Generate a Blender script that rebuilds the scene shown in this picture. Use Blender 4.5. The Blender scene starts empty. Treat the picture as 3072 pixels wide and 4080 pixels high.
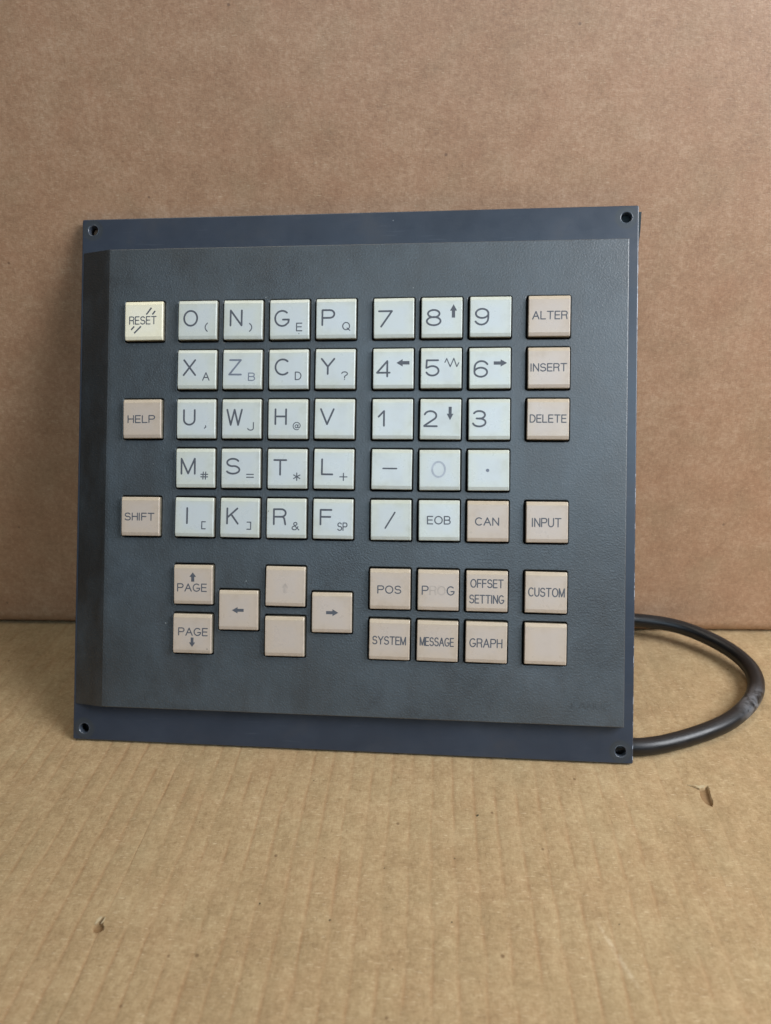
import bpy, bmesh, math, random
import numpy as np
from mathutils import Matrix, Vector
from mathutils.geometry import delaunay_2d_cdt
random.seed(4)
MM = 0.001
scene = bpy.context.scene
col = scene.collection

# ------------------------------------------------------------------ camera
cam_d = bpy.data.cameras.new('camera')
cam = bpy.data.objects.new('camera', cam_d); col.objects.link(cam)
Rc = Matrix(((0.9975317, -0.0018530, 0.0701930), (0.0653348, 0.3907517, -0.9181745), (-0.0257267, 0.9204943, 0.3899082)))
cam.matrix_world = Matrix.Translation(Vector((38.289, -240.255, 207.768)) * MM) @ Rc.to_4x4()
cam_d.sensor_fit = 'HORIZONTAL'; cam_d.sensor_width = 36.0; cam_d.lens = 34.57
cam_d.clip_start = 0.005; cam_d.clip_end = 50
cam_d.dof.use_dof = True; cam_d.dof.focus_distance = 0.295; cam_d.dof.aperture_fstop = 16
scene.camera = cam

# ------------------------------------------------------------------ world and lamps (daylight coming into a room, plus an added sheen fill)
world = bpy.data.worlds.new('World'); scene.world = world; world.use_nodes = True
bg = world.node_tree.nodes['Background']
bg.inputs[0].default_value = (1.0, 0.82, 0.60, 1); bg.inputs[1].default_value = 0.012

def area(name, loc, target, sx, sy, power, color):
    l = bpy.data.lights.new(name, 'AREA'); l.shape = 'RECTANGLE'; l.size = sx; l.size_y = sy
    l.energy = power; l.color = color
    o = bpy.data.objects.new(name, l); col.objects.link(o); o.location = loc
    o.rotation_euler = (Vector(target) - Vector(loc)).to_track_quat('-Z', 'Y').to_euler()
    return o
area('window_light', (0.66, -0.25, 0.60), (0.05, 0.05, 0.12), 0.42, 0.50, 9.9, (0.92, 0.95, 1.0))
area('sheen_fill', (0.10, -1.10, 0.82), (0, 0.02, 0.10), 0.9, 0.50, 4.0, (0.60, 0.82, 1.0))  # unseen fill added behind the camera for bluish sheen on the plastic
area('ceiling_light', (-0.14, 0.0, 1.30), (-0.10, -0.05, 0.0), 1.1, 0.36, 4.6, (1.0, 0.93, 0.80))

scene.view_settings.view_transform = 'Standard'; scene.view_settings.look = 'None'
scene.view_settings.exposure = 0.0; scene.view_settings.gamma = 1.0
scene.view_settings.use_curve_mapping = False

# ------------------------------------------------------------------ helpers
def lin(r, g, b):
    f = lambda c: (c / 255) / 12.92 if c <= 10.3 else (((c / 255) + 0.055) / 1.055) ** 2.4
    return (f(r), f(g), f(b), 1)

class NT:
    def __init__(self, name):
        self.m = bpy.data.materials.new(name); self.m.use_nodes = True
        self.t = self.m.node_tree; self.b = self.t.nodes['Principled BSDF']
        self.co = self.t.nodes.new('ShaderNodeTexCoord').outputs['Object']
    def n(self, kind, **kw):
        nd = self.t.nodes.new(kind)
        for k, v in kw.items():
            if k in nd.inputs: nd.inputs[k].default_value = v
            else: setattr(nd, k, v)
        return nd
    def l(self, a, b): self.t.links.new(a, b)
    def map(self, scale=(1, 1, 1), rot=(0, 0, 0), loc=(0, 0, 0), src=None):
        nd = self.n('ShaderNodeMapping'); nd.inputs['Scale'].default_value = scale
        nd.inputs['Rotation'].default_value = rot; nd.inputs['Location'].default_value = loc
        self.l(src or self.co, nd.inputs['Vector']); return nd.outputs[0]
    def noise(self, scale, detail=2, rough=.5, src=None, dist=0):
        nd = self.n('ShaderNodeTexNoise'); nd.inputs['Scale'].default_value = scale
        nd.inputs['Detail'].default_value = detail; nd.inputs['Roughness'].default_value = rough
        nd.inputs['Distortion'].default_value = dist
        self.l(src or self.co, nd.inputs['Vector']); return nd.outputs['Fac']
    def rng(self, src, a, b, c=0., d=1., smooth=False):
        nd = self.n('ShaderNodeMapRange'); nd.clamp = True
        if smooth: nd.interpolation_type = 'SMOOTHSTEP'
        for i, v in enumerate((a, b, c, d)): nd.inputs[i + 1].default_value = v
        self.l(src, nd.inputs[0]); return nd.outputs[0]
    def mix(self, fac, a, b, blend='MIX'):
        nd = self.n('ShaderNodeMix'); nd.data_type = 'RGBA'; nd.blend_type = blend
        for s, v in ((0, fac), (6, a), (7, b)):
            if hasattr(v, 'node'): self.l(v, nd.inputs[s])
            else: nd.inputs[s].default_value = v
        return nd.outputs[2]
    def math(self, op, a, b=0., c=None):
        nd = self.n('ShaderNodeMath'); nd.operation = op
        for i, v in enumerate((a, b) if c is None else (a, b, c)):
            if hasattr(v, 'node'): self.l(v, nd.inputs[i])
            else: nd.inputs[i].default_value = v
        return nd.outputs[0]
    def bump(self, h, strength, dist, prev=None):
        nd = self.n('ShaderNodeBump'); nd.inputs['Strength'].default_value = strength
        nd.inputs['Distance'].default_value = dist; self.l(h, nd.inputs['Height'])
        if prev: self.l(prev, nd.inputs['Normal'])
        return nd.outputs[0]
    def out(self, color=None, rough=None, normal=None, spec=None):
        if color is not None:
            if hasattr(color, 'node'): self.l(color, self.b.inputs['Base Color'])
            else: self.b.inputs['Base Color'].default_value = color
        if rough is not None:
            if hasattr(rough, 'node'): self.l(rough, self.b.inputs['Roughness'])
            else: self.b.inputs['Roughness'].default_value = rough
        if normal is not None: self.l(normal, self.b.inputs['Normal'])
        if spec is not None: self.b.inputs['Specular IOR Level'].default_value = spec
        return self.m

def mesh_obj(name, verts, faces, mat, parent=None, loc=(0, 0, 0), mi=None, smooth=False):
    """verts in mm"""
    me = bpy.data.meshes.new(name)
    me.from_pydata([(v[0] * MM, v[1] * MM, v[2] * MM) for v in verts], [], faces)
    for m in (mat if isinstance(mat, (list, tuple)) else [mat]): me.materials.append(m)
    if mi: me.polygons.foreach_set('material_index', mi)
    if smooth: me.polygons.foreach_set('use_smooth', [True] * len(me.polygons))
    me.update()
    o = bpy.data.objects.new(name, me); col.objects.link(o)
    o.parent = parent; o.location = [c * MM for c in loc]
    return o

def bm_obj(name, bm, mat, parent=None, loc=(0, 0, 0)):
    me = bpy.data.meshes.new(name); bm.normal_update(); bm.to_mesh(me); bm.free()
    for m in (mat if isinstance(mat, (list, tuple)) else [mat]): me.materials.append(m)
    o = bpy.data.objects.new(name, me); col.objects.link(o)
    o.parent = parent; o.location = [c * MM for c in loc]
    return o

def tag(o, **kw):
    for k, v in kw.items(): o[k] = v
    return o

# ------------------------------------------------------------------ materials
def cardboard(name, c_dark, c_mid, c_light, fib_rot, scuff=False, con=1.0):
    k = NT(name)
    big = k.noise(14, 3, .55); mid = k.noise(85, 4, .6); fine = k.noise(420, 3, .65)
    f1 = k.noise(1, 3, .6, k.map((650, 1900, 900), (0, 0, fib_rot)), .6)
    f2 = k.noise(1, 2, .6, k.map((1700, 500, 900), (0, 0, fib_rot + .5)), .6)
    v = k.math('MULTIPLY_ADD', big, .12, k.math('MULTIPLY', mid, .22))
    v = k.math('ADD', v, k.math('MULTIPLY', fine, .26))
    v = k.math('ADD', v, k.math('MULTIPLY', f1, .24))
    v = k.math('ADD', v, k.math('MULTIPLY', f2, .16))
    r = k.n('ShaderNodeValToRGB'); k.l(v, r.inputs[0]); e = r.color_ramp.elements
    e[0].position = .505 - .105 * con; e[0].color = c_dark; e[1].position = .505 + .11 * con; e[1].color = c_light
    m_ = e.new(.5); m_.color = c_mid
    c = r.outputs[0]
    # reddish and greenish pulp blotches
    hue = k.noise(55, 3, .6, k.map(loc=(3, 1, 2)))
    c = k.mix(k.rng(hue, .45, .75, 0, .10 if scuff else .22), c, lin(176, 124, 92))
    hue2 = k.noise(40, 3, .6, k.map(loc=(7, 9, 4)))
    c = k.mix(k.rng(hue2, .5, .8, 0, .22), c, lin(150, 140, 108))
    # pale fibres and dark fibres
    pf = k.noise(1, 1, .5, k.map((420, 3400, 1500), (0, 0, fib_rot + .3)), .5)
    c = k.mix(k.rng(pf, .665, .75, 0, .6 / con), c, lin(226, 205, 172))
    pd = k.noise(1, 1, .5, k.map((3000, 480, 1500), (0, 0, fib_rot - .4)), .5)
    c = k.mix(k.rng(pd, .68, .77, 0, .5 / con), c, lin(104, 76, 54))
    # sparse tiny specks
    vo = k.n('ShaderNodeTexVoronoi'); vo.inputs['Scale'].default_value = 120; k.l(k.co, vo.inputs['Vector'])
    sel = k.n('ShaderNodeSeparateColor'); k.l(vo.outputs['Color'], sel.inputs[0])
    sp = k.math('MULTIPLY', k.rng(vo.outputs['Distance'], .05, .09, 1, 0), k.rng(sel.outputs[0], .90, .905))
    c = k.mix(k.math('MULTIPLY', sp, .6), c, lin(92, 66, 46))
    h = k.math('ADD', k.math('MULTIPLY', f1, .5), k.math('MULTIPLY', fine, .6))
    h = k.math('ADD', h, k.math('MULTIPLY', mid, .8))
    if scuff:
        mp = k.n('ShaderNodeSeparateXYZ')
        k.l(k.map(src=k.map(loc=(-0.092, 0.086, 0))), mp.inputs[0])
        # streak direction (8.1,-22.4)
        a = math.atan2(-22.4, 8.1)
        u = k.math('ADD', k.math('MULTIPLY', mp.outputs[0], math.cos(a)), k.math('MULTIPLY', mp.outputs[1], math.sin(a)))
        w = k.math('ADD', k.math('MULTIPLY', mp.outputs[0], -math.sin(a)), k.math('MULTIPLY', mp.outputs[1], math.cos(a)))
        w = k.math('ADD', w, k.math('MULTIPLY', k.math('SUBTRACT', big, .5), .004))
        ms = k.math('MULTIPLY', k.rng(k.math('ABSOLUTE', w), .0002, .0011, 1, 0, True), k.rng(k.math('ABSOLUTE', u), .008, .013, 1, 0, True))
        ms = k.math('MULTIPLY', ms, k.rng(fine, .38, .58))
        c = k.mix(k.math('MULTIPLY', ms, .25), c, lin(222, 206, 180))
        at = k.n('ShaderNodeAttribute'); at.attribute_name = 'torn'
        c = k.mix(k.math('MULTIPLY', at.outputs['Fac'], .75), c, lin(128, 100, 70))
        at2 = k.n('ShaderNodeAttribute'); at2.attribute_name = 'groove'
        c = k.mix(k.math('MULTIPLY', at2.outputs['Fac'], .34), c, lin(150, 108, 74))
    nrm = k.bump(h, .55, .00022)
    return k.out(c, .93 if scuff else .50, nrm, .12 if scuff else .9)

M_floor = cardboard('kraft_floor', lin(143, 119, 87), lin(168, 143, 107), lin(190, 167, 130), .2, True, 1.25)
M_wall = cardboard('kraft_wall', lin(148, 111, 83), lin(177, 139, 108), lin(205, 172, 142), 1.2, False, 1.5)

def plate_mat():
    k = NT('smooth_plate')
    n1 = k.noise(30, 4, .6); n2 = k.noise(160, 3, .6)
    c = k.mix(k.rng(n1, .35, .7), lin(47, 54, 66), lin(56, 64, 77))
    # worn olive rings round the screw holes
    sx = k.n('ShaderNodeSeparateXYZ'); k.l(k.co, sx.inputs[0])
    dx = k.math('SUBTRACT', k.math('ABSOLUTE', sx.outputs[0]), .1102)
    dy = k.math('SUBTRACT', k.math('ABSOLUTE', k.math('SUBTRACT', sx.outputs[1], .110)), .1053)
    d = k.math('SQRT', k.math('ADD', k.math('MULTIPLY', dx, dx), k.math('MULTIPLY', dy, dy)))
    d = k.math('ADD', d, k.math('MULTIPLY', k.math('SUBTRACT', n2, .5), .0012))
    ring = k.rng(d, .0040, .0047, 1, 0)
    c = k.mix(k.math('MULTIPLY', ring, .45), c, lin(62, 66, 64))
    rim = k.math('MULTIPLY', k.rng(d, .0036, .0041), ring)
    c = k.mix(k.math('MULTIPLY', rim, k.rng(n2, .5, .6, 0, .5)), c, lin(38, 38, 40))
    # dust specks, fine scratches
    vo = k.n('ShaderNodeTexVoronoi'); vo.inputs['Scale'].default_value = 170; k.l(k.co, vo.inputs['Vector'])
    sel = k.n('ShaderNodeSeparateColor'); k.l(vo.outputs['Color'], sel.inputs[0])
    sp = k.math('MULTIPLY', k.rng(vo.outputs['Distance'], .04, .07, 1, 0), k.rng(sel.outputs[0], .93, .94))
    c = k.mix(k.math('MULTIPLY', sp, .55), c, lin(170, 176, 180))
    st = k.noise(1, 2, .5, k.map((60, 900, 60), (0, 0, .5)))
    c = k.mix(k.rng(st, .66, .76, 0, .14), c, lin(104, 112, 122))
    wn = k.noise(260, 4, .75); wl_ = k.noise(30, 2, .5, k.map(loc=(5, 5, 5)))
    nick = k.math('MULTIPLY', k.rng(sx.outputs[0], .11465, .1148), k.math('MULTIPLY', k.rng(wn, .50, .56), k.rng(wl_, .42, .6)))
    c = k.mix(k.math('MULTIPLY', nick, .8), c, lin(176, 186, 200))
    stain = k.noise(38, 4, .7, k.map(loc=(2, 5, 1)))
    c = k.mix(k.rng(stain, .56, .74, 0, .3), c, lin(64, 62, 62))
    rough = k.math('ADD', k.rng(n2, .3, .7, .30, .36), k.rng(stain, .45, .75, 0, .06))
    return k.out(c, rough, k.bump(n2, .04, .0003), .8)
M_plate = plate_mat()

def textured_mat():
    k = NT('textured_plastic')
    n1 = k.noise(26, 4, .6); g = k.noise(1450, 2, .5, dist=.3); g2 = k.noise(620, 2, .5)
    c = k.mix(k.rng(n1, .32, .7), lin(49, 57, 62), lin(60, 69, 75))
    # greasy dark rubbed areas and chalky haze
    dk = k.noise(34, 5, .7, k.map(loc=(1.3, 4.2, 0)))
    c = k.mix(k.rng(dk, .52, .72, 0, .6), c, lin(40, 42, 46))
    hz = k.noise(22, 4, .65, k.map(loc=(8.3, 1.2, 0)))
    c = k.mix(k.rng(hz, .48, .70, 0, .5), c, lin(76, 87, 96))
    c = k.mix(k.rng(g, .58, .72, 0, .14), c, lin(112, 124, 134))
    vo = k.n('ShaderNodeTexVoronoi'); vo.inputs['Scale'].default_value = 150; k.l(k.co, vo.inputs['Vector'])
    sel = k.n('ShaderNodeSeparateColor'); k.l(vo.outputs['Color'], sel.inputs[0])
    sp = k.math('MULTIPLY', k.rng(vo.outputs['Distance'], .03, .055, 1, 0), k.rng(sel.outputs[0], .88, .89))
    c = k.mix(k.math('MULTIPLY', sp, .6), c, lin(190, 196, 196))
    gm = k.noise(1, 5, .7, k.map((60, 24, 60), loc=(4.1, 0, 0)))
    c = k.mix(k.rng(gm, .44, .66, 0, .45), c, lin(40, 38, 36))
    # uneven brown grime on the left slope, with its shade painted in too
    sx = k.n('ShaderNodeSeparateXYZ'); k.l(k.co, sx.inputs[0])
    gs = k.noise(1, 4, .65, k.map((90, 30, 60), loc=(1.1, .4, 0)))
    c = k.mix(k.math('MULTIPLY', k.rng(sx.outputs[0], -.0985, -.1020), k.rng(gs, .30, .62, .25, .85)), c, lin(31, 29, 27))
    nrm = k.bump(k.math('ADD', g, k.math('MULTIPLY', g2, .2)), .7, .00014)
    return k.out(c, k.rng(dk, .4, .75, .46, .38), nrm, 1.0)
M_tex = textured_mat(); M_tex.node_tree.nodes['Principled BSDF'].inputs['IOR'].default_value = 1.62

def key_mat(name, base, dirt, gloss, yellow):
    k = NT(name)
    oi = k.n('ShaderNodeObjectInfo')
    off = k.n('ShaderNodeVectorMath'); off.operation = 'ADD'
    cmb = k.n('ShaderNodeCombineXYZ')
    k.l(k.math('MULTIPLY', oi.outputs['Random'], 7.0), cmb.inputs[0]); k.l(k.math('MULTIPLY', oi.outputs['Random'], 3.3), cmb.inputs[1])
    k.l(k.co, off.inputs[0]); k.l(cmb.outputs[0], off.inputs[1]); s = off.outputs[0]
    n1 = k.noise(120, 4, .65, s); n2 = k.noise(500, 3, .6, s); n3 = k.noise(70, 2, .5, k.map(loc=(3, 3, 3), src=s))
    c = k.mix(k.rng(n1, .52, .78, 0, .45), base, dirt)
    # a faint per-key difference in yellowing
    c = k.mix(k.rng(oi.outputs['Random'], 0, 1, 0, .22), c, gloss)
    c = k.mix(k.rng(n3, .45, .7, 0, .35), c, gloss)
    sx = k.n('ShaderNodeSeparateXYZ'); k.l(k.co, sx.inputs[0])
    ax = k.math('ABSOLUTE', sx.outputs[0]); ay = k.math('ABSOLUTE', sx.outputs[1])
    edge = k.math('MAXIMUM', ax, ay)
    # yellowed top band with painted highlight; bluish window glare painted on the middle
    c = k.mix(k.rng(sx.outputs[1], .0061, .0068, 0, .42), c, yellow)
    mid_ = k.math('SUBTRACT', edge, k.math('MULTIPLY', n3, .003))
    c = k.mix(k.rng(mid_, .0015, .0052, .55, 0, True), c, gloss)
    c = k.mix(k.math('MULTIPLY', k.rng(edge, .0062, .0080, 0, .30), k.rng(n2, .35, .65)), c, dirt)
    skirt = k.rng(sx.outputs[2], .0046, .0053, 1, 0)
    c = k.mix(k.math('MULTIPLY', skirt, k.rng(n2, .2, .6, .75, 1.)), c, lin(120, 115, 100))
    vo = k.n('ShaderNodeTexVoronoi'); vo.inputs['Scale'].default_value = 260; k.l(s, vo.inputs['Vector'])
    sel = k.n('ShaderNodeSeparateColor'); k.l(vo.outputs['Color'], sel.inputs[0])
    sp = k.math('MULTIPLY', k.rng(vo.outputs['Distance'], .05, .09, 1, 0), k.rng(sel.outputs[0], .95, .96))
    c = k.mix(k.math('MULTIPLY', sp, .7), c, lin(80, 78, 66))
    return k.out(c, k.rng(n1, .3, .7, .24, .38), k.bump(n2, .05, .0002), .8)
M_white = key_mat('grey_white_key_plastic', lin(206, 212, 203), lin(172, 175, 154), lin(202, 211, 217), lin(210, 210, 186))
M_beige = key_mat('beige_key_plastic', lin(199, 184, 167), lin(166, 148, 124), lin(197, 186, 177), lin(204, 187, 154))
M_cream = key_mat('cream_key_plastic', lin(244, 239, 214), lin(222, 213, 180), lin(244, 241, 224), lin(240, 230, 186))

def plain(name, c, rough, spec=.4, var=.12, scale=300):
    k = NT(name)
    n = k.noise(scale, 3, .6)
    d = tuple(x * (1 - var * 2) for x in c[:3]) + (1,)
    return k.out(k.mix(k.rng(n, .3, .7), d, c), rough, k.bump(n, .08, .0002), spec)
M_ink = plain('grey_ink', lin(94, 98, 106), .45)
M_ink_mid = plain('rubbed_ink', lin(128, 136, 150), .45)
M_ink_faint = plain('worn_ink', lin(184, 192, 202), .35)
M_ink_bfaint = plain('worn_ink_on_beige', lin(190, 179, 169), .35)
M_black = plain('gap_black', lin(14, 15, 17), .8, .15)
M_gasket = plain('dark_gasket', lin(52, 62, 66), .6, .3, .2)
M_metal = plain('dark_back_metal', lin(60, 62, 66), .5)
M_rim = plain('worn_rim', lin(78, 86, 97), .24, .9, .25, 900)
M_socket = plain('black_socket', lin(16, 17, 19), .6, .25)
M_speck = plain('dark_grit', lin(76, 68, 46), .8)
M_pulp = plain('pale_torn_paper', lin(192, 174, 140), .95, .1, .1, 900)

def cable_mat():
    k = NT('black_cable_sheath')
    n = k.noise(70, 5, .7, dist=.6); n2 = k.noise(260, 4, .65, dist=.4)
    sx = k.n('ShaderNodeSeparateXYZ'); k.l(k.co, sx.inputs[0])
    # chalky scuff on the outer bend
    reg = k.math('MULTIPLY', k.rng(sx.outputs[0], .163, .1715), k.rng(sx.outputs[1], .040, .028))
    reg = k.math('MULTIPLY', reg, k.rng(sx.outputs[1], .004, .014))
    sc = k.math('MULTIPLY', reg, k.rng(n2, .40, .56))
    c = k.mix(k.rng(n, .4, .7), lin(19, 19, 20), lin(27, 27, 29))
    c = k.mix(k.math('MULTIPLY', sc, .6), c, lin(128, 130, 134))
    return k.out(c, k.rng(n, .3, .7, 0.28, .42), k.bump(n2, .12, .0002), .5)
M_cable = cable_mat()

# ------------------------------------------------------------------ setting: cardboard floor and upright cardboard side
rs = np.random.RandomState(3)
def smooth_noise(n, m, seed):
    r = np.random.RandomState(seed); g = r.rand(n + 3, m + 3)
    def f(u, v):
        i = np.floor(u).astype(int); j = np.floor(v).astype(int); a = u - i; b = v - j
        a = a * a * (3 - 2 * a); b = b * b * (3 - 2 * b)
        i = np.clip(i, 0, n + 1); j = np.clip(j, 0, m + 1)
        return (g[i, j] * (1 - a) + g[i + 1, j] * a) * (1 - b) + (g[i, j + 1] * (1 - a) + g[i + 1, j + 1] * a) * b
    return f
def inside(px, py, poly):
    r = np.zeros(px.shape, bool); n = len(poly)
    for i in range(n):
        x1, y1 = poly[i]; x2, y2 = poly[(i + 1) % n]
        if y1 == y2: continue
        c = ((y1 > py) != (y2 > py)) & (px < (x2 - x1) * (py - y1) / (y2 - y1) + x1)
        r ^= c
    return r
TEAR = [(136.6, -17.8), (137.6, -17.1), (138.6, -17.1), (139.6, -15.8), (140.5, -15.9), (139.9, -20.2), (139.6, -23.9), (138.6, -26.1), (136.9, -24.9), (136.0, -22.7), (136.1, -20.4), (136.4, -18.5)]
SLIT = [(132.6, -15.6), (134.6, -16.0), (136.7, -17.3), (136.7, -18.3), (135.6, -17.5), (134.3, -16.6)]
TEAR2 = [(-68.0, -80.6), (-67.0, -80.4), (-66.6, -81.9), (-66.5, -83.1), (-65.6, -84.0), (-65.4, -85.1), (-66.4, -85.8), (-67.3, -86.1), (-68.7, -85.6), (-69.3, -84.1), (-68.9, -83.3), (-68.3, -82.6), (-68.1, -81.4)]

def height_grid(name, xs, ys, zf, mat, attrs=None):
    X, Y = np.meshgrid(xs, ys); Z = zf(X, Y); n, m = len(xs), len(ys)
    me = bpy.data.meshes.new(name); co = np.stack([X, Y, Z], -1).reshape(-1, 3) * MM
    i = np.arange(m - 1)[:, None] * n + np.arange(n - 1)[None, :]
    q = np.stack([i, i + 1, i + n + 1, i + n], -1).reshape(-1)
    nf = (n - 1) * (m - 1)
    me.vertices.add(len(co)); me.vertices.foreach_set('co', co.ravel().astype(np.float32))
    me.loops.add(4 * nf); me.loops.foreach_set('vertex_index', q.astype(np.int32))
    me.polygons.add(nf); me.polygons.foreach_set('loop_start', (np.arange(nf) * 4).astype(np.int32))
    me.polygons.foreach_set('use_smooth', np.ones(nf, bool))
    for k, f in (attrs or {}).items():
        a = me.attributes.new(k, 'FLOAT', 'POINT'); a.data.foreach_set('value', f(X, Y).ravel().astype(np.float32))
    me.update(); me.validate(); me.materials.append(mat)
    o = bpy.data.objects.new(name, me); col.objects.link(o); return o

PITCH = 7.9
mod = smooth_noise(140, 60, 5); wob = smooth_noise(140, 40, 6); und = smooth_noise(40, 40, 7)
def groove(X, Y):
    xx = X + 3.0 + (wob((X + 420) / 40, (Y + 360) / 45) - .5) * 1.2
    ph = (xx / PITCH) % 1.0; line = np.floor(xx / PITCH)
    d = np.minimum(ph, 1 - ph) * PITCH
    m = mod(np.clip(line + 60, 0, 139), (Y + 360) / 9)
    m = np.clip((m - .18) * 1.7, 0, 1)
    m = m * np.clip((150 - X) / 60, .25, 1)
    return np.exp(-(d / .55) ** 2) * m, ph, d
def floor_z(X, Y):
    g, ph, d = groove(X, Y)
    z = .22 - .17 * g - .12 * (1 + np.cos(2 * np.pi * ph)) * .5 * (.5 + .8 * und((X + 420) / 40, (Y + 360) / 40))
    z += (und((X + 420) / 25, (Y + 360) / 25) - .5) * .35
    t = inside(X, Y, TEAR) | inside(X, Y, SLIT) | inside(X, Y, TEAR2)
    return np.where(t, z - 1.5, z)
xs = np.unique(np.round(np.concatenate([np.arange(-400, -240, 4), np.arange(-240, 240, .55), np.arange(240, 401, 4), np.arange(131.5, 142, .22), np.arange(-70.5, -64, .22)]), 3))
ys = np.unique(np.round(np.concatenate([np.arange(-330, -130, 5), np.arange(-130, 97, 1.8), np.arange(-28, -14, .22), np.arange(-88, -79, .22)]), 3))
fl = height_grid('cardboard_floor', xs, ys, floor_z, M_floor,
                 {'torn': lambda X, Y: (inside(X, Y, TEAR) | inside(X, Y, SLIT) | inside(X, Y, TEAR2)) * 1.0,
                  'groove': lambda X, Y: groove(X, Y)[0]})
tag(fl, kind='structure', label='tan corrugated cardboard lying flat under the keypad, with torn nicks and grit')
so = fl.modifiers.new('thick', 'SOLIDIFY'); so.thickness = .005; so.offset = -1

wn = smooth_noise(40, 40, 9); wn2 = smooth_noise(80, 80, 10)
def wall_d(X, Y):          # Y is height; returned value is the setback from the wall plane
    z = (wn((X + 420) / 60, Y / 60 + 1) - .5) * .8 + (wn2((X + 420) / 14, Y / 14 + 1) - .5) * .25
    b = np.clip((7 - Y) / 7, 0, 1)
    return z - 6.0 * (1 - np.sqrt(np.clip(1 - b * b, 0, 1)))
wx = np.arange(-400, 401, 5.); wy = np.unique(np.concatenate([np.arange(.3, 8, .5), np.arange(8, 420, 5)]))
wl = height_grid('cardboard_wall', wx, wy, wall_d, M_wall)
wl.rotation_euler = (math.pi / 2, 0, 0); wl.location = (0, .0917, 0)
tag(wl, kind='structure', label='upright brown cardboard side that the keypad leans against')
so = wl.modifiers.new('thick', 'SOLIDIFY'); so.thickness = .0045; so.offset = -1

# torn paper flaps standing beside the two nicks
def flap(pts, z0, lift, name='torn_paper_flap'):
    n = len(pts); cx = sum(p[0] for p in pts) / n; cy = sum(p[1] for p in pts) / n
    top = [(x, y, z0 + lift * (.4 + .6 * math.sin(i * 1.7) ** 2)) for i, (x, y) in enumerate(pts)]
    bot = [(x, y, z - .25) for x, y, z in top]
    v = top + bot + [(cx, cy, z0 + lift * .8), (cx, cy, z0 + lift * .8 - .25)]
    f = [(i, (i + 1) % n, 2 * n) for i in range(n)] + [((i + 1) % n + n, i + n, 2 * n + 1) for i in range(n)] + [(i + n, (i + 1) % n + n, (i + 1) % n, i) for i in range(n)]
    return mesh_obj(name, v, f, M_pulp, fl)
flap([(133.2, -15.8), (135.3, -15.6), (137.3, -15.5), (139.0, -15.6), (139.3, -16.0), (138.6, -16.9), (137.6, -17.0), (136.8, -17.3), (136.0, -16.5), (134.8, -15.9)], .1, .3)
flap([(-69.2, -83.2), (-68.8, -81.6), (-68.6, -80.6), (-67.6, -80.3), (-67.8, -81.2), (-68.1, -82.2), (-68.7, -83.3)], .05, .3)
flap([(-66.9, -80.5), (-66.4, -80.8), (-66.5, -82.2), (-67.0, -83.0), (-66.8, -81.8)], .05, .3)

# grit lying on the floor
SPK = [(-18.5, -73.5, 1.2), (-0.0, -73.1, 0.8), (4.9, -78.4, 1.2), (-21.7, -90.1, 0.9), (39.6, -63.1, 1.2), (53.0, -33.7, 1.6), (25.4, -93.7, 2.0), (20.6, -58.2, 0.9), (42.9, -77.5, 1.6), (102.9, -16.2, 1.1), (-9.5, -18.5, 0.9), (44.3, -53.2, 0.8), (103.2, -55.0, 0.8), (112.2, -52.0, 0.7), (115.3, -18.3, 0.8), (94.3, -75.8, 1.1), (159.1, -1.1, 1.6), (-0.7, -51.8, 0.9)]
bm = bmesh.new()
for x, y, s in SPK:
    r = bmesh.ops.create_icosphere(bm, subdivisions=1, radius=s * .26 * MM)
    a = random.random() * 6
    for v in r['verts']:
        v.co *= random.uniform(.7, 1.25); v.co.x *= 1.5; v.co.z *= .45
        v.co = Matrix.Rotation(a, 3, 'Z') @ v.co
        v.co += Vector((x, y, .1)) * MM
tag(bm_obj('grit', bm, M_speck), kind='stuff', label='dark crumbs of grit scattered on the cardboard', category='grit')

# ------------------------------------------------------------------ keypad unit
panel = bpy.data.objects.new('control_keypad', None); col.objects.link(panel)
Rp = Matrix(((0.99957156, 0.01173437, -0.02681414), (-0.02926933, 0.4007383, -0.91572492), (0.0, 0.91611742, 0.40091006)))
panel.matrix_world = Rp.to_4x4(); panel.empty_display_size = .02
tag(panel, label='blue-grey machine keypad with white and beige lettered keys leaning back on brown cardboard', category='keypad')
CY = 110.0; CZ = 3.0           # plate centre in panel coordinates (mm), front face at z = 3

COLS = [-84.65, -61.79, -42.72, -23.50, -4.44, 18.90, 37.98, 57.12, 80.0]
ROWS = [65.0, 44.75, 24.57, 4.42, -15.68, -43.17, -63.25]
W_, B_, C_ = 'white', 'beige', 'cream'
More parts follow.
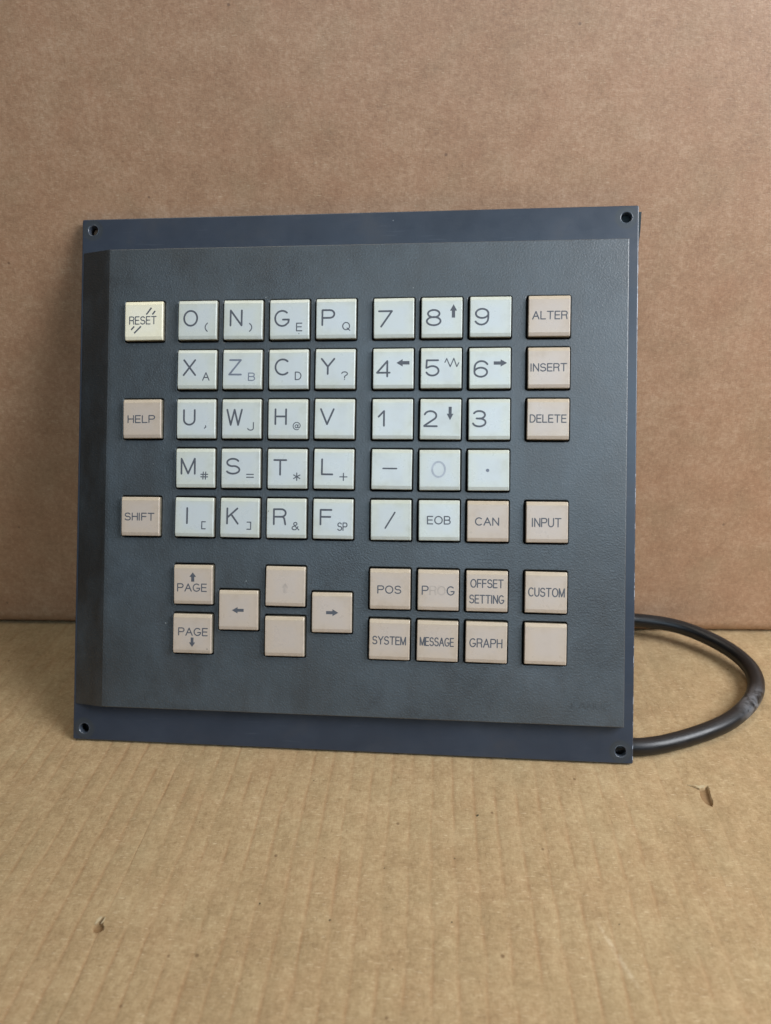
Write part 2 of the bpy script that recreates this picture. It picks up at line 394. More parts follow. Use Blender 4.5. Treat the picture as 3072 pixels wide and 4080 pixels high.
# col, row, colour, name for the label, legend pieces
# piece: (text, x0, x1, y0, y1, stroke, ink) in mm on the 16 mm key face
BIG = .74; SM = .43; WD = .45
def big(t, x0, x1, y1=4.1, y0=-2.75, ink=0): return (t, x0, x1, y0, y1, BIG, ink)
def small(t, x0, x1, y1=-1.3, y0=-4.8, ink=0): return (t, x0, x1, y0, y1, SM, ink)
def word(t, x0, x1, y1=1.6, y0=-1.8, ink=0): return (t, x0, x1, y0, y1, WD, ink)
KEYS = [
 (0, 0, C_, 'RESET', [('RESET', -6.2, 5.55, -1.6, 1.85, .42, 0), ('bars', 0, 0, 0, 0, .65, 0)]),
 (1, 0, W_, 'O (', [big('O', -5.95, .33), small('(', 3.2, 4.5, -1.2, -5.0)]),
 (2, 0, W_, 'N )', [big('N', -5.5, -.14), small(')', 2.6, 3.95, -1.4, -5.0)]),
 (3, 0, W_, 'G E', [big('G', -6.2, .22, 3.77, -3.1), small('E', 2.8, 5.4, -1.5, -5.0), ('dot', 3.8, 4.2, -6.1, -5.7, .4, 0)]),
 (4, 0, W_, 'P Q', [big('P', -5.87, -.28, 3.7, -3.0), small('Q', 2.6, 5.9, -1.5, -5.1)]),
 (5, 0, W_, '7', [big('7', -6.3, -.36, 3.1, -3.8)]),
 (6, 0, W_, '8 with an up arrow', [big('8', -6.3, -.1, 3.3, -3.5), ('up', 3.2, 6.0, -.2, 5.1, 0, 0)]),
 (7, 0, W_, '9', [big('9', -6.2, -.45, 3.4, -3.6)]),
 (8, 0, B_, 'ALTER', [word('ALTER', -6.6, 7.05, 1.9, -1.5)]),
 (1, 1, W_, 'X A', [big('X', -5.8, -.2), small('A', 2.4, 5.5, -1.2, -4.7)]),
 (2, 1, W_, 'Z B', [big('Z', -5.7, -.1, 4.05, -2.6, 1), small('B', 2.5, 5.5, -1.4, -4.8, 1)]),
 (3, 1, W_, 'C D', [big('C', -5.7, 0, 4.3, -2.6), small('D', 2.64, 5.4, -1.05, -4.5)]),
 (4, 1, W_, 'Y ?', [big('Y', -5.87, 0, 4.3, -2.5), small('?', 2.6, 5.3, -1.1, -4.6)]),
 (5, 1, W_, '4 with a left arrow', [big('4', -6.8, -1.0, 3.3, -3.55), ('left', 1.3, 6.5, .7, 3.65, 0, 0)]),
 (6, 1, W_, '5 with a zigzag', [big('5', -6.2, -.6, 3.4, -3.4), ('wave', 1.4, 7.0, .2, 3.9, .42, 0)]),
 (7, 1, W_, '6 with a right arrow', [big('6', -6.4, -.6, 3.1, -3.8), ('right', 1.5, 6.7, .5, 3.3, 0, 0)]),
 (8, 1, B_, 'INSERT', [word('INSERT', -7.1, 7.0, 1.75, -1.55)]),
 (0, 2, B_, 'HELP', [word('HELP', -6.1, 5.7, 1.5, -1.8)]),
 (1, 2, W_, 'U ,', [big('U', -5.4, -.15, 3.9, -2.8), small(',', 3.4, 4.4, -2.7, -4.1)]),
 (2, 2, W_, 'W J', [big('W', -6.25, .6, 4.0, -2.9), small('J', 2.55, 5.3, -1.4, -4.9)]),
 (3, 2, W_, 'H @', [big('H', -5.4, -.3, 4.2, -2.5), small('@', 2.1, 5.45, -1.2, -4.6)]),
 (4, 2, W_, 'V', [big('V', -5.9, .05, 4.2, -2.6)]),
 (5, 2, W_, '1', [big('1', -5.9, -3.0, 3.5, -3.1)]),
 (6, 2, W_, '2 with a down arrow', [big('2', -6.7, -1.0, 3.5, -3.2), ('down', 2.5, 5.1, -.4, 4.9, 0, 0)]),
 (7, 2, W_, '3', [big('3', -6.7, -1.06, 3.6, -3.2)]),
 (8, 2, B_, 'DELETE', [word('DELETE', -7.1, 7.1, 1.8, -1.5)]),
 (1, 3, W_, 'M #', [big('M', -6.1, .24, 4.2, -2.7), small('#', 2.2, 5.5, -1.4, -4.7)]),
 (2, 3, W_, 'S =', [big('S', -6.0, -.07, 4.2, -2.6), small('=', 2.4, 5.6, -2.3, -3.9)]),
 (3, 3, W_, 'T *', [big('T', -5.7, 0, 3.85, -2.8), small('*', 2.5, 5.5, -1.5, -4.9)]),
 (4, 3, W_, 'L +', [big('L', -5.1, -.1, 4.15, -2.6), small('+', 2.37, 5.7, -1.5, -4.8)]),
 (5, 3, W_, 'a minus sign', [('-', -3.7, 2.3, 0, .6, .6, 0)]),
 (6, 3, W_, 'a worn 0', [('0', -3.3, 2.5, -3.1, 3.6, BIG, 2)]),
 (7, 3, W_, 'a decimal point', [('dot', -1.0, .3, -.7, .6, 1.3, 1)]),
 (0, 4, B_, 'SHIFT', [word('SHIFT', -6.7, 6.1, 1.55, -1.75)]),
 (1, 4, W_, 'I [', [big('I', -3.3, -2.6, 4.0, -2.9), small('[', 3.1, 5.0, -1.6, -4.9)]),
 (2, 4, W_, 'K ]', [big('K', -5.5, -.3, 4.1, -2.8), small(']', 3.0, 4.95, -1.5, -4.8)]),
 (3, 4, W_, 'R &', [big('R', -5.4, .2, 4.0, -2.8), small('&', 2.3, 5.5, -1.4, -4.8)]),
 (4, 4, W_, 'F SP', [big('F', -5.36, -.25, 4.0, -2.6), small('SP', 1.8, 6.0, -1.3, -4.7)]),
 (5, 4, W_, 'a slash', [('/', -2.5, 1.95, -3.5, 3.35, .62, 0)]),
 (6, 4, W_, 'EOB', [word('EOB', -4.8, 4.6, 1.8, -1.6)]),
 (7, 4, B_, 'CAN', [word('CAN', -5.0, 4.45, 1.56, -1.75)]),
 (8, 4, B_, 'INPUT', [word('INPUT', -5.9, 5.5, 1.7, -1.96)]),
 (1, 5, B_, 'PAGE with an up arrow', [word('PAGE', -6.6, 5.9, .5, -2.9), ('up', -1.46, 1.35, 1.2, 5.0, 0, 0)]),
 (1, 6, B_, 'PAGE with a down arrow', [word('PAGE', -5.85, 6.65, 2.5, -.85), ('down', -1.16, 1.4, -5.35, -1.5, 0, 0)]),
 (2, 5.5, B_, 'a left arrow', [('left', -2.6, 2.3, -1.3, 1.3, 0, 0)]),
 (3, 5, B_, 'a nearly rubbed-off up arrow', [('up', -1.3, 1.3, -2.6, 1.4, 0, 3)]),
 (3, 6, B_, None, []),
 (4, 5.5, B_, 'a right arrow', [('right', -2.2, 2.7, -1.35, 1.4, 0, 0)]),
 (5, 5, B_, 'POS', [word('POS', -5.04, 4.56, 1.5, -1.8)]),
 (6, 5, B_, 'PROG, its middle letters worn', [word('PROG', -6.5, 6.5, 1.7, -2.0)]),
 (7, 5, B_, 'OFFSET SETTING', [word('OFFSET', -6.5, 6.5, 4.8, 1.3), word('SETTING', -6.9, 6.85, -1.35, -4.85)]),
 (8, 5, B_, 'CUSTOM', [word('CUSTOM', -6.9, 7.2, 1.9, -1.7)]),
 (5, 6, B_, 'SYSTEM', [word('SYSTEM', -6.8, 6.7, 1.45, -2.0)]),
 (6, 6, B_, 'MESSAGE', [word('MESSAGE', -6.95, 6.56, 1.55, -2.0)]),
 (7, 6, B_, 'GRAPH', [word('GRAPH', -6.6, 6.3, 1.6, -2.0)]),
 (8, 6, B_, None, []),
]
def key_xy(c, r):
    y = ROWS[int(r)] if r == int(r) else (ROWS[5] + ROWS[6]) / 2
    return COLS[c], y + CY

# --- plates with openings, filled 2D curves turned into meshes
def rrect(cx, cy, w, h, r, n=4):
    pts = []
    for (sx, sy, a0) in ((1, -1, -90), (1, 1, 0), (-1, 1, 90), (-1, -1, 180)):
        for i in range(n + 1):
            a = math.radians(a0 + 90 * i / n)
            pts.append((cx + sx * (w / 2 - r) + r * math.cos(a), cy + sy * (h / 2 - r) + r * math.sin(a)))
    return pts
def circle(cx, cy, r, n=28): return [(cx + r * math.cos(6.28318 * i / n), cy + r * math.sin(6.28318 * i / n)) for i in range(n)]
def cut_plate(name, loops, z0, z1, bevel, mat, parent, res=2):
    cu = bpy.data.curves.new(name, 'CURVE'); cu.dimensions = '2D'; cu.fill_mode = 'BOTH'
    for lp in loops:
        s = cu.splines.new('POLY'); s.points.add(len(lp) - 1); s.use_cyclic_u = True
        for p, (x, y) in zip(s.points, lp): p.co = (x, y, 0, 1)
    cu.extrude = (z1 - z0) / 2 - bevel; cu.bevel_depth = bevel; cu.bevel_resolution = res; cu.offset = -bevel
    t = bpy.data.objects.new(name, cu); col.objects.link(t)
    bpy.context.view_layer.update()
    me = bpy.data.meshes.new_from_object(t.evaluated_get(bpy.context.evaluated_depsgraph_get()))
    bpy.data.objects.remove(t)
    n = len(me.vertices); co = np.empty(n * 3, np.float32); me.vertices.foreach_get('co', co)
    co = co.reshape(-1, 3); co[:, 2] += (z0 + z1) / 2; co *= MM
    me.vertices.foreach_set('co', co.ravel()); me.materials.clear(); me.materials.append(mat); me.name = name
    bm = bmesh.new(); bm.from_mesh(me); bmesh.ops.remove_doubles(bm, verts=bm.verts, dist=1e-6); bmesh.ops.recalc_face_normals(bm, faces=bm.faces); bm.to_mesh(me); bm.free()
    me.polygons.foreach_set('use_smooth', [False] * len(me.polygons)); me.update()
    o = bpy.data.objects.new(name, me); col.objects.link(o); o.parent = parent
    return o
holes = [circle(sx * 110.2, CY + sy * 105.3, 2.12) for sx in (-1, 1) for sy in (-1, 1)]
base = cut_plate('base_plate', [rrect(0, CY, 230, 220, .7)] + holes, 0, CZ, .38, M_plate, panel)
# polished rims inside the screw holes
for sx in (-1, 1):
    for sy in (-1, 1):
        bm = bmesh.new(); N = 28
        prof = [(2.5, CZ - .02), (2.36, CZ + .04), (2.16, CZ - .04), (1.98, CZ - .45), (1.95, .2)]
        rings = [[bm.verts.new((r * math.cos(6.28318 * i / N) * MM, r * math.sin(6.28318 * i / N) * MM, z * MM)) for i in range(N)] for r, z in prof]
        for a, b in zip(rings, rings[1:]):
            for i in range(N): bm.faces.new((a[i], a[(i + 1) % N], b[(i + 1) % N], b[i])).smooth = True
        bmesh.ops.recalc_face_normals(bm, faces=bm.faces)
        bm_obj('screw_hole_rim', bm, M_rim, panel, (sx * 110.2, CY + sy * 105.3, 0))
        bm = bmesh.new(); prof = [(2.3, -.02), (2.3, -2.6), (0.01, -2.6)]
        rings = [[bm.verts.new((r * math.cos(6.28318 * i / N) * MM, r * math.sin(6.28318 * i / N) * MM, z * MM)) for i in range(N)] for r, z in prof]
        for a, b in zip(rings, rings[1:]):
            for i in range(N): bm.faces.new((a[i], b[i], b[(i + 1) % N], a[(i + 1) % N]))
        bm_obj('screw_socket', bm, M_socket, panel, (sx * 110.2, CY + sy * 105.3, 0))  # black cup backing the screw hole

outer = [(-101.0, CY - 94.9), (110.55, CY - 94.9), (110.55, CY + 95.5), (-101.0, CY + 95.5)]
opens = [rrect(key_xy(k[0], k[1])[0] - .18, key_xy(k[0], k[1])[1] - .05, 17.3, 17.3, .9) for k in KEYS]
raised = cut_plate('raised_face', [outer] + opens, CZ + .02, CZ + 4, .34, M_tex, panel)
me = raised.data
for v in me.vertices:
    x, y, z = v.co.x / MM, v.co.y / MM - CY, v.co.z / MM
    t = (CZ + 3.85 - z) / 3.83
    if t > 0:
        if x < -100: v.co.x -= t * 13.4 * MM
        if y > 94.5: v.co.y += t * .5 * MM * (1 if x > -100 else 0)
        if y < -93.5: v.co.y -= t * .3 * MM * (1 if x > -100 else 0)
        if x > 109.5: v.co.x += t * .85 * MM
me.update()
dark_sheet = cut_plate('gap_dark_sheet', [rrect(-2.3, CY + 1, 186, 150, 1)], CZ + .05, CZ + .6, .05, M_black, panel, 0)  # black sheet added so the gaps round the keys look dark

# back parts
bx = bmesh.new(); bmesh.ops.create_cube(bx, size=1)
for v in bx.verts: v.co = Vector((v.co.x * 150, v.co.y * 100 + CY - 14, v.co.z * 16 - 8.1)) * MM
bmesh.ops.bevel(bx, geom=bx.edges[:], offset=.001, segments=2, affect='EDGES')
bm_obj('rear_housing', bx, M_metal, panel)
def prism(name, pts, z0, z1, mat, parent):
    n = len(pts); v = [(x, y, z0) for x, y in pts] + [(x, y, z1) for x, y in pts]
    f = [tuple(range(n))[::-1], tuple(range(n, 2 * n))] + [(i, (i + 1) % n, (i + 1) % n + n, i + n) for i in range(n)]
    return mesh_obj(name, v, f, mat, parent)
prism('gasket', [(100, CY + 60), (100, CY + 108.2), (116.7, CY + 108.6), (116.3, CY + 101), (115.75, CY + 96), (115.35, CY + 91), (114.6, CY + 88), (114.6, CY + 60)], -1.2, -.05, M_gasket, panel)
prism('gasket', [(100, CY - 104), (100, CY - 60), (114.6, CY - 60), (115.3, CY - 68), (115.55, CY - 84), (115.5, CY - 104)], -1.2, -.05, M_gasket, panel)

# --- stroke lettering
def arc(cx, cy, rx, ry, a0, a1, n=None):
    n = n or max(3, int(abs(a1 - a0) / 15))
    return [(cx + rx * math.cos(math.radians(a0 + (a1 - a0) * i / n)), cy + ry * math.sin(math.radians(a0 + (a1 - a0) * i / n))) for i in range(n + 1)]
def glyph(ch):
    """width, strokes on a box of height 1"""
    g = {
    'A': (.86, [[(0, 0), (.43, 1), (.86, 0)], [(.15, .36), (.71, .36)]]),
    'B': (.72, [[(0, 0), (0, 1), (.40, 1)] + arc(.42, .76, .25, .24, 90, -90) + [(0, .52)], [(.40, .52)] + arc(.44, .26, .28, .26, 90, -90) + [(0, 0)]]),
    'C': (.82, [arc(.45, .5, .45, .5, 48, 312)]),
    'D': (.74, [[(0, 0), (0, 1), (.28, 1)] + arc(.28, .5, .46, .5, 90, -90) + [(0, 0)]]),
    'E': (.64, [[(.64, 1), (0, 1), (0, 0), (.64, 0)], [(0, .52), (.58, .52)]]),
    'F': (.64, [[(.64, 1), (0, 1), (0, 0)], [(0, .52), (.58, .52)]]),
    'G': (.88, [arc(.45, .5, .45, .5, 48, 300) + [(.84, .22), (.88, .42), (.50, .42)]]),
    'H': (.72, [[(0, 0), (0, 1)], [(.72, 0), (.72, 1)], [(0, .52), (.72, .52)]]),
    'I': (.0, [[(0, 0), (0, 1)]]),
    'J': (.56, [[(.56, 1), (.56, .26)] + arc(.28, .26, .28, .26, 0, -170)]),
    'K': (.72, [[(0, 0), (0, 1)], [(.68, 1), (.04, .42)], [(.26, .62), (.72, 0)]]),
    'L': (.62, [[(0, 1), (0, 0), (.62, 0)]]),
    'M': (.86, [[(0, 0), (0, 1), (.43, .02), (.86, 1), (.86, 0)]]),
    'N': (.74, [[(0, 0), (0, 1), (.74, 0), (.74, 1)]]),
    'O': (.92, [arc(.46, .5, .46, .5, 90, 450)]),
    'P': (.74, [[(0, 0), (0, 1), (.46, 1)] + arc(.47, .74, .27, .26, 90, -90) + [(0, .48)]]),
    'Q': (.92, [arc(.44, .52, .44, .48, 90, 450), [(.56, .26), (.92, -.04)]]),
    'R': (.74, [[(0, 0), (0, 1), (.46, 1)] + arc(.47, .75, .27, .25, 90, -90) + [(0, .5)], [(.42, .5)] + arc(.50, .32, .16, .18, 90, 0) + [(.72, 0)]]),
    'S': (.76, [arc(.38, .75, .34, .25, 25, 262)[:] + arc(.38, .26, .38, .26, 78, -155)]),
    'T': (.80, [[(0, 1), (.80, 1)], [(.40, 1), (.40, 0)]]),
    'U': (.72, [[(0, 1), (0, .34)] + arc(.36, .34, .36, .34, 180, 360) + [(.72, 1)]]),
    'V': (.86, [[(0, 1), (.43, 0), (.86, 1)]]),
    'W': (1.1, [[(0, 1), (.27, 0), (.55, 1), (.83, 0), (1.1, 1)]]),
    'X': (.84, [[(0, 0), (.82, 1)], [(.02, 1), (.84, 0)]]),
    'Y': (.86, [[(0, 1), (.43, .48), (.86, 1)], [(.43, .48), (.43, 0)]]),
    'Z': (.82, [[(.04, 1), (.80, 1), (0, 0), (.82, 0)]]),
    '0': (.86, [arc(.43, .5, .43, .5, 90, 450)]),
    '1': (.40, [[(0, .62), (.36, 1), (.36, 0)]]),
    '2': (.84, [arc(.42, .70, .38, .30, 165, -40) + [(.03, .03), (.03, 0), (.84, 0)]]),
    '3': (.84, [arc(.43, .75, .37, .25, 155, -80)[:] + [(.26, .52)], [(.46, .52)] + arc(.43, .26, .41, .26, 75, -165)]),
    '4': (.84, [[(.68, 0), (.68, 1), (0, .24), (.84, .24)]]),
    '5': (.82, [[(.78, 1), (.06, 1), (.03, .50)] + arc(.42, .31, .40, .31, 128, -160)]),
    '6': (.82, [arc(.45, .60, .42, .40, 30, 180) + [(.02, .34)] + arc(.41, .30, .39, .30, 180, 360)[1:] + arc(.41, .30, .39, .28, 0, 165)[1:]]),
    '7': (.82, [[(0, 1), (.82, 1), (.14, 0)]]),
    '8': (.86, [arc(.43, .76, .36, .24, 90, 450), arc(.43, .27, .43, .27, 90, 450)]),
    '9': (.82, [arc(.37, .40, .42, .40, -150, 0) + [(.80, .66)] + arc(.41, .70, .39, .30, 0, 180)[1:] + arc(.41, .70, .39, .28, 180, 345)[1:]]),
    '(': (.3, [arc(.95, .5, .95, .72, 136, 224)]), ')': (.3, [arc(-.65, .5, .95, .72, 44, -44)]),
    '?': (.66, [arc(.33, .76, .33, .24, 170, -55) + [(.34, .40), (.34, .22)], [(.33, .0), (.335, .01)]]),
    ',': (.3, [[(.22, 1), (.23, 1.02)], [(.24, .95), (.26, .5), (.05, 0)]]),
    '@': (1., [arc(.5, .5, .5, .5, 318, 20)[:], arc(.46, .48, .20, .22, 60, 420), [(.68, .72), (.64, .40)] + arc(.78, .40, .14, .12, 180, 330)]),
    '#': (1., [[(.30, 0), (.36, 1)], [(.66, 0), (.72, 1)], [(0, .68), (1, .68)], [(0, .32), (1, .32)]]),
    '=': (1., [[(0, 1), (1, 1)], [(0, 0), (1, 0)]]),
    '*': (.9, [[(.45, 0), (.45, 1)], [(0, .26), (.9, .74)], [(0, .74), (.9, .26)]]),
    '[': (.5, [[(.5, 1), (0, 1), (0, 0), (.5, 0)]]), ']': (.5, [[(0, 1), (.5, 1), (.5, 0), (0, 0)]]),
    '+': (1., [[(.5, 0), (.5, 1)], [(0, .5), (1, .5)]]),
    '&': (.86, [[(.86, .22), (.70, .0)][:0] + [(.86, .0), (.30, .58)] + arc(.42, .80, .20, .20, 215, -35)[:] + [(.20, .46)] + arc(.30, .24, .28, .24, 130, 330) + [(.74, .42)]]),
    '-': (1., [[(0, .5), (1, .5)]]), '/': (.7, [[(0, 0), (.7, 1)]]),
    }
    return g[ch]
g_at = glyph('@')

def split_stroke(pl):
    out = []; cur = [pl[0]]
    for i in range(1, len(pl)):
        if math.hypot(pl[i][0] - cur[-1][0], pl[i][1] - cur[-1][1]) < 1e-4: continue
        cur.append(pl[i])
        if i < len(pl) - 1:
            a = Vector(cur[-1]) - Vector(cur[-2]); b = Vector(pl[i + 1]) - Vector(pl[i])
            if a.length > 1e-6 and b.length > 1e-6 and a.angle(b) > .7: out.append(cur); cur = [pl[i]]
    out.append(cur); return [c for c in out if len(c) > 1]
def disc(p, r, n=10):
    return [(p[0] + r * math.cos(6.28318 * (i + .37) / n), p[1] + r * math.sin(6.28318 * (i + .37) / n)) for i in range(n)]
def stroke_polys(pl, r):
    polys = []
    closed = math.hypot(pl[0][0] - pl[-1][0], pl[0][1] - pl[-1][1]) < 1e-4
    for s in split_stroke(pl):
        L, R = [], []
        for i, p in enumerate(s):
            if i == 0: d = Vector(s[1]) - Vector(p)
            elif i == len(s) - 1: d = Vector(p) - Vector(s[-2])
            else:
                d = (Vector(p) - Vector(s[i - 1])).normalized() + (Vector(s[i + 1]) - Vector(p)).normalized()
            d.normalize(); nx, ny = -d.y * r, d.x * r
            L.append((p[0] + nx, p[1] + ny)); R.append((p[0] - nx, p[1] - ny))
        for i in range(len(s) - 1): polys.append([R[i], R[i + 1], L[i + 1], L[i]])
        polys.append(disc(s[0], r)); polys.append(disc(s[-1], r))
    return polys
def union(polys):
    vs, fs = [], []
    for p in polys:
        # make counter-clockwise
        if sum(p[i][0] * p[(i + 1) % len(p)][1] - p[(i + 1) % len(p)][0] * p[i][1] for i in range(len(p))) < 0: p = p[::-1]
        b = len(vs); vs += [Vector(q) for q in p]; fs.append(list(range(b, b + len(p))))
    v, e, f, ov, oe, of = delaunay_2d_cdt(vs, [], fs, 0, 1e-5)
    keep = [f[i] for i in range(len(f)) if of[i]]
    return [tuple(x) for x in v], keep
def text_strokes(text, x0, x1, y0, y1, st):
    r = st / 2; X0, X1, Y0, Y1 = x0 + r, x1 - r, y0 + r, y1 - r
    gap = .26; H = Y1 - Y0
    adv = []; x = 0
    for ch in text:
        w, s = glyph(ch); adv.append((x, w, s)); x += w + gap + (.08 if ch == 'I' else 0)
    total = adv[-1][0] + adv[-1][1]
    if len(text) == 1:
        pts = [p for s in adv[0][2] for p in s]
        mx, Mx = min(p[0] for p in pts), max(p[0] for p in pts); my, My = min(p[1] for p in pts), max(p[1] for p in pts)
        sx = (X1 - X0) / (Mx - mx) if Mx - mx > 1e-3 else 1; sy = (Y1 - Y0) / (My - my) if My - my > 1e-3 else 1
        return [[[(X0 + (p[0] - mx) * sx, Y0 + (p[1] - my) * sy) for p in s] for s in adv[0][2]]]
    sx = (X1 - X0) / total
    return [[[(X0 + (a + p[0]) * sx, Y0 + p[1] * H) for p in s] for s in ss] for a, w, ss in adv]
def arrow(kind, x0, x1, y0, y1):
    # built pointing right on a unit box, then turned
    P = [(0, .27), (.52, .27), (.52, 0), (1, .5), (.52, 1), (.52, .73), (0, .73)]
    if kind == 'left': P = [(1 - a, b) for a, b in P]
    if kind == 'up': P = [(b, a) for a, b in P]
    if kind == 'down': P = [(b, 1 - a) for a, b in P]
    return [(x0 + a * (x1 - x0), y0 + b * (y1 - y0)) for a, b in P]
INKS = [M_ink, M_ink_mid, M_ink_faint, M_ink_bfaint]
def legend_mesh(pieces):
    groups = {}
    for (t, x0, x1, y0, y1, st, ink) in pieces:
        if t in ('up', 'down', 'left', 'right'): groups.setdefault(ink, []).append(arrow(t, x0, x1, y0, y1))
        elif t == 'dot': groups.setdefault(ink, []).append(disc(((x0 + x1) / 2, (y0 + y1) / 2), st / 2, 18))
        elif t == 'wave':
            groups.setdefault(ink, []).extend(stroke_polys([(1.5, 2.2), (2.2, 3.7), (3.6, .45), (5.0, 3.75), (6.2, .45), (6.95, 2.0)], .2))
        elif t == 'bars':
            for a, b in (((1.13, 2.5), (3.29, 5.3)), ((3.7, 2.5), (4.9, 3.95)), ((-5.3, -3.75), (-4.0, -2.3)), ((-4.0, -5.15), (-1.1, -2.3))):
                d = (Vector(b) - Vector(a)).normalized(); n = Vector((-d.y, d.x)) * .31
                groups.setdefault(ink, []).append([tuple(Vector(a) - n), tuple(Vector(b) - n), tuple(Vector(b) + n), tuple(Vector(a) + n)])
        elif t == '@':
            S = lambda p: (x0 + .2 + p[0] * (x1 - x0 - .4), y0 + .2 + p[1] * (y1 - y0 - .4))
            for pl in (arc(.5, .5, .5, .5, -60, -345), arc(.46, .47, .19, .20, 0, 360), [(.70, .70), (.66, .34)] + arc(.80, .38, .14, .12, 180, 300) + [(.97, .45), (.985, .60)]):
                groups.setdefault(ink, []).extend(stroke_polys([S(p) for p in pl], .17))
        elif t in ('PROG',):
            for i, ss in enumerate(text_strokes(t, x0, x1, y0, y1, st)):
                for s in ss: groups.setdefault(3 if i in (1, 2) else ink, []).extend(stroke_polys(s, st / 2))
        else:
            for ss in text_strokes(t, x0, x1, y0, y1, st):
                for s in ss: groups.setdefault(ink, []).extend(stroke_polys(s, st / 2))
    V, Fc, MI, mats = [], [], [], []
    for ink, polys in groups.items():
        v, f = union(polys); b = len(V); V += [(p[0], p[1], 0) for p in v]
        Fc += [[i + b for i in q] for q in f]; MI += [len(mats)] * len(f); mats.append(INKS[ink])
    return V, Fc, mats, MI

# --- key cap: flat face with shallow sloped bands at its top and bottom edge, rounded rims, straight skirt
def keycap(mat):
    bm = bmesh.new(); H = 5.9
    ys = [(-8.0, H - .42), (-6.55, H), (6.65, H), (8.0, H - .46)]
    hw = 8.05
    L = [bm.verts.new((-hw * MM, y * MM, z * MM)) for y, z in ys]; R = [bm.verts.new((hw * MM, y * MM, z * MM)) for y, z in ys]
    Lb = [bm.verts.new((-(hw + .06) * MM, y * 1.008 * MM, .55 * MM)) for y, z in ys]; Rb = [bm.verts.new(((hw + .06) * MM, y * 1.008 * MM, .55 * MM)) for y, z in ys]
    for i in range(3):
        bm.faces.new((L[i], R[i], R[i + 1], L[i + 1])); bm.faces.new((R[i], Rb[i], Rb[i + 1], R[i + 1])); bm.faces.new((Lb[i], L[i], L[i + 1], Lb[i + 1]))
    bm.faces.new((Lb[0], Rb[0], R[0], L[0])); bm.faces.new((Lb[3], L[3], R[3], Rb[3]))
    bm.faces.new((Lb[3], Rb[3], Rb[2], Rb[1], Rb[0], Lb[0], Lb[1], Lb[2]))
    bmesh.ops.recalc_face_normals(bm, faces=bm.faces)
    ed = [e for e in bm.edges if len(e.link_faces) == 2 and e.calc_face_angle() > .5 and max(v.co.z for v in e.verts) > 2 * MM]
    bmesh.ops.bevel(bm, geom=ed, offset=.34 * MM, offset_type='OFFSET', segments=4, profile=.5, affect='EDGES', clamp_overlap=True)
    me = bpy.data.meshes.new('key'); bm.to_mesh(me); bm.free(); me.materials.append(mat)
    return me
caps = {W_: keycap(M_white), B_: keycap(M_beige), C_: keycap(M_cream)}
tone = {W_: 'pale grey-white', B_: 'beige', C_: 'cream yellow'}
blank_pos = {(3, 6): 'blank beige key under the rubbed-off up arrow', (8, 6): 'blank beige key under CUSTOM, in the bottom right corner'}
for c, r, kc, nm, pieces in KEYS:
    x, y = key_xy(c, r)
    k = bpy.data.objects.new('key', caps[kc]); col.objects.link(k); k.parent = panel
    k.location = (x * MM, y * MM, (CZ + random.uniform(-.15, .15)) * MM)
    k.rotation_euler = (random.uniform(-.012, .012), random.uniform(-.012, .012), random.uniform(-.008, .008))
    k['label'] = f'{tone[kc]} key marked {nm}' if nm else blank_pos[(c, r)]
    if pieces:
        V, Fc, mats, MI = legend_mesh(pieces)
        mesh_obj('legend', V, Fc, mats, k, (0, 0, 5.93), MI)

# --- maker's name moulded in low relief at the lower right
V, Fc, _, _ = legend_mesh([('FANUC', 90.4, 105.6, 0, 2.75, .42, 0)])
bm = bmesh.new(); vv = [bm.verts.new((a * MM, b * MM, 0)) for a, b, _ in V]
for f in Fc:
    try: bm.faces.new([vv[i] for i in f])
    except ValueError: pass
r = bmesh.ops.extrude_face_region(bm, geom=bm.faces[:])
for g in r['geom']:
    if isinstance(g, bmesh.types.BMVert): g.co.z += .12 * MM
bmesh.ops.recalc_face_normals(bm, faces=bm.faces)
bm_obj('moulded_maker_name', bm, M_tex, panel, (0, CY - 88.3, CZ + 3.96))

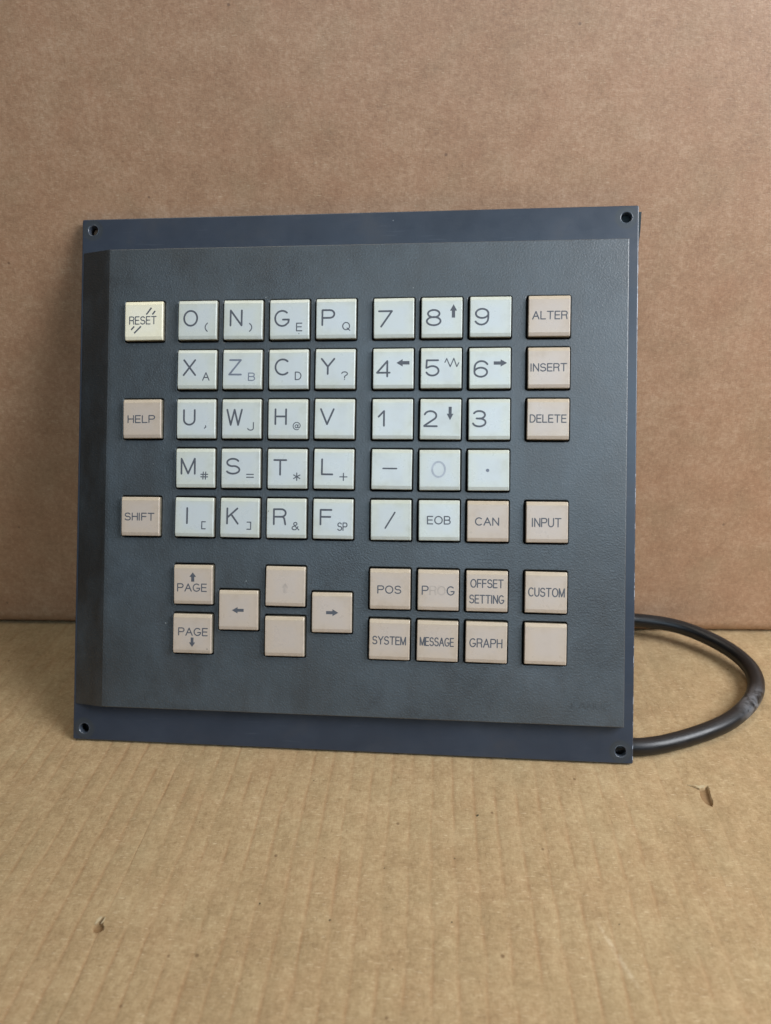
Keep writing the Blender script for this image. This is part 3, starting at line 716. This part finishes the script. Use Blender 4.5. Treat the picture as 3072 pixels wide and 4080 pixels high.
# ------------------------------------------------------------------ cable looping out behind the unit
PTS = [(48.0, 36.0, 62.0), (60.0, 58.0, 38.0), (86.0, 77.0, 17.5), (113.1, 85.6, 11.9), (132.8, 86.6, 10.8), (145.7, 85.6, 10.2), (154.9, 83.4, 9.6), (162.5, 79.7, 8.9), (169.4, 74.4, 8.0), (175.3, 68.0, 7.1), (179.4, 61.0, 6.2), (181.3, 53.7, 5.4), (180.7, 46.0, 4.8), (177.7, 38.2, 4.3), (172.6, 30.7, 4.0), (165.9, 23.5, 3.9), (158.1, 17.1, 3.8), (149.6, 12.0, 3.8), (141.2, 8.1, 3.6), (133.4, 4.9, 3.6), (125.6, 2.4, 3.6), (116.4, 1.2, 3.6), (103.0, 3.5, 4.5), (86.0, 13.0, 12.0), (70.0, 26.0, 32.0), (60.0, 30.0, 54.0)]
# smoothing + Catmull-Rom
P = [Vector(p) for p in PTS]
path = []
for i in range(len(P) - 1):
    a, b, c_, d = P[max(i - 1, 0)], P[i], P[i + 1], P[min(i + 2, len(P) - 1)]
    for t in [j / 6 for j in range(6)]:
        path.append(.5 * ((2 * b) + (c_ - a) * t + (2 * a - 5 * b + 4 * c_ - d) * t * t + (3 * b - a - 3 * c_ + d) * t ** 3))
path.append(P[-1])
N = 20; V = []; Fc = []
up = Vector((0, 0, 1))
for i, p in enumerate(path):
    tg = (path[min(i + 1, len(path) - 1)] - path[max(i - 1, 0)]).normalized()
    s = tg.cross(up).normalized(); u = s.cross(tg)
    f = i / (len(path) - 1); rad = 3.3 + .2 * math.exp(-((f - .55) / .16) ** 2) + .2 * f
    for j in range(N):
        a = 6.28318 * j / N; V.append(tuple(p + (s * math.cos(a) + u * math.sin(a)) * rad))
for i in range(len(path) - 1):
    for j in range(N): Fc.append((i * N + j, i * N + (j + 1) % N, (i + 1) * N + (j + 1) % N, (i + 1) * N + j))
Fc += [tuple(range(N)), tuple(range(len(path) * N - N, len(path) * N))[::-1]]
cab = mesh_obj('cable', V, Fc, M_cable, smooth=True)
tag(cab, label='thick black cable looping out from behind the right side of the keypad', category='cable')
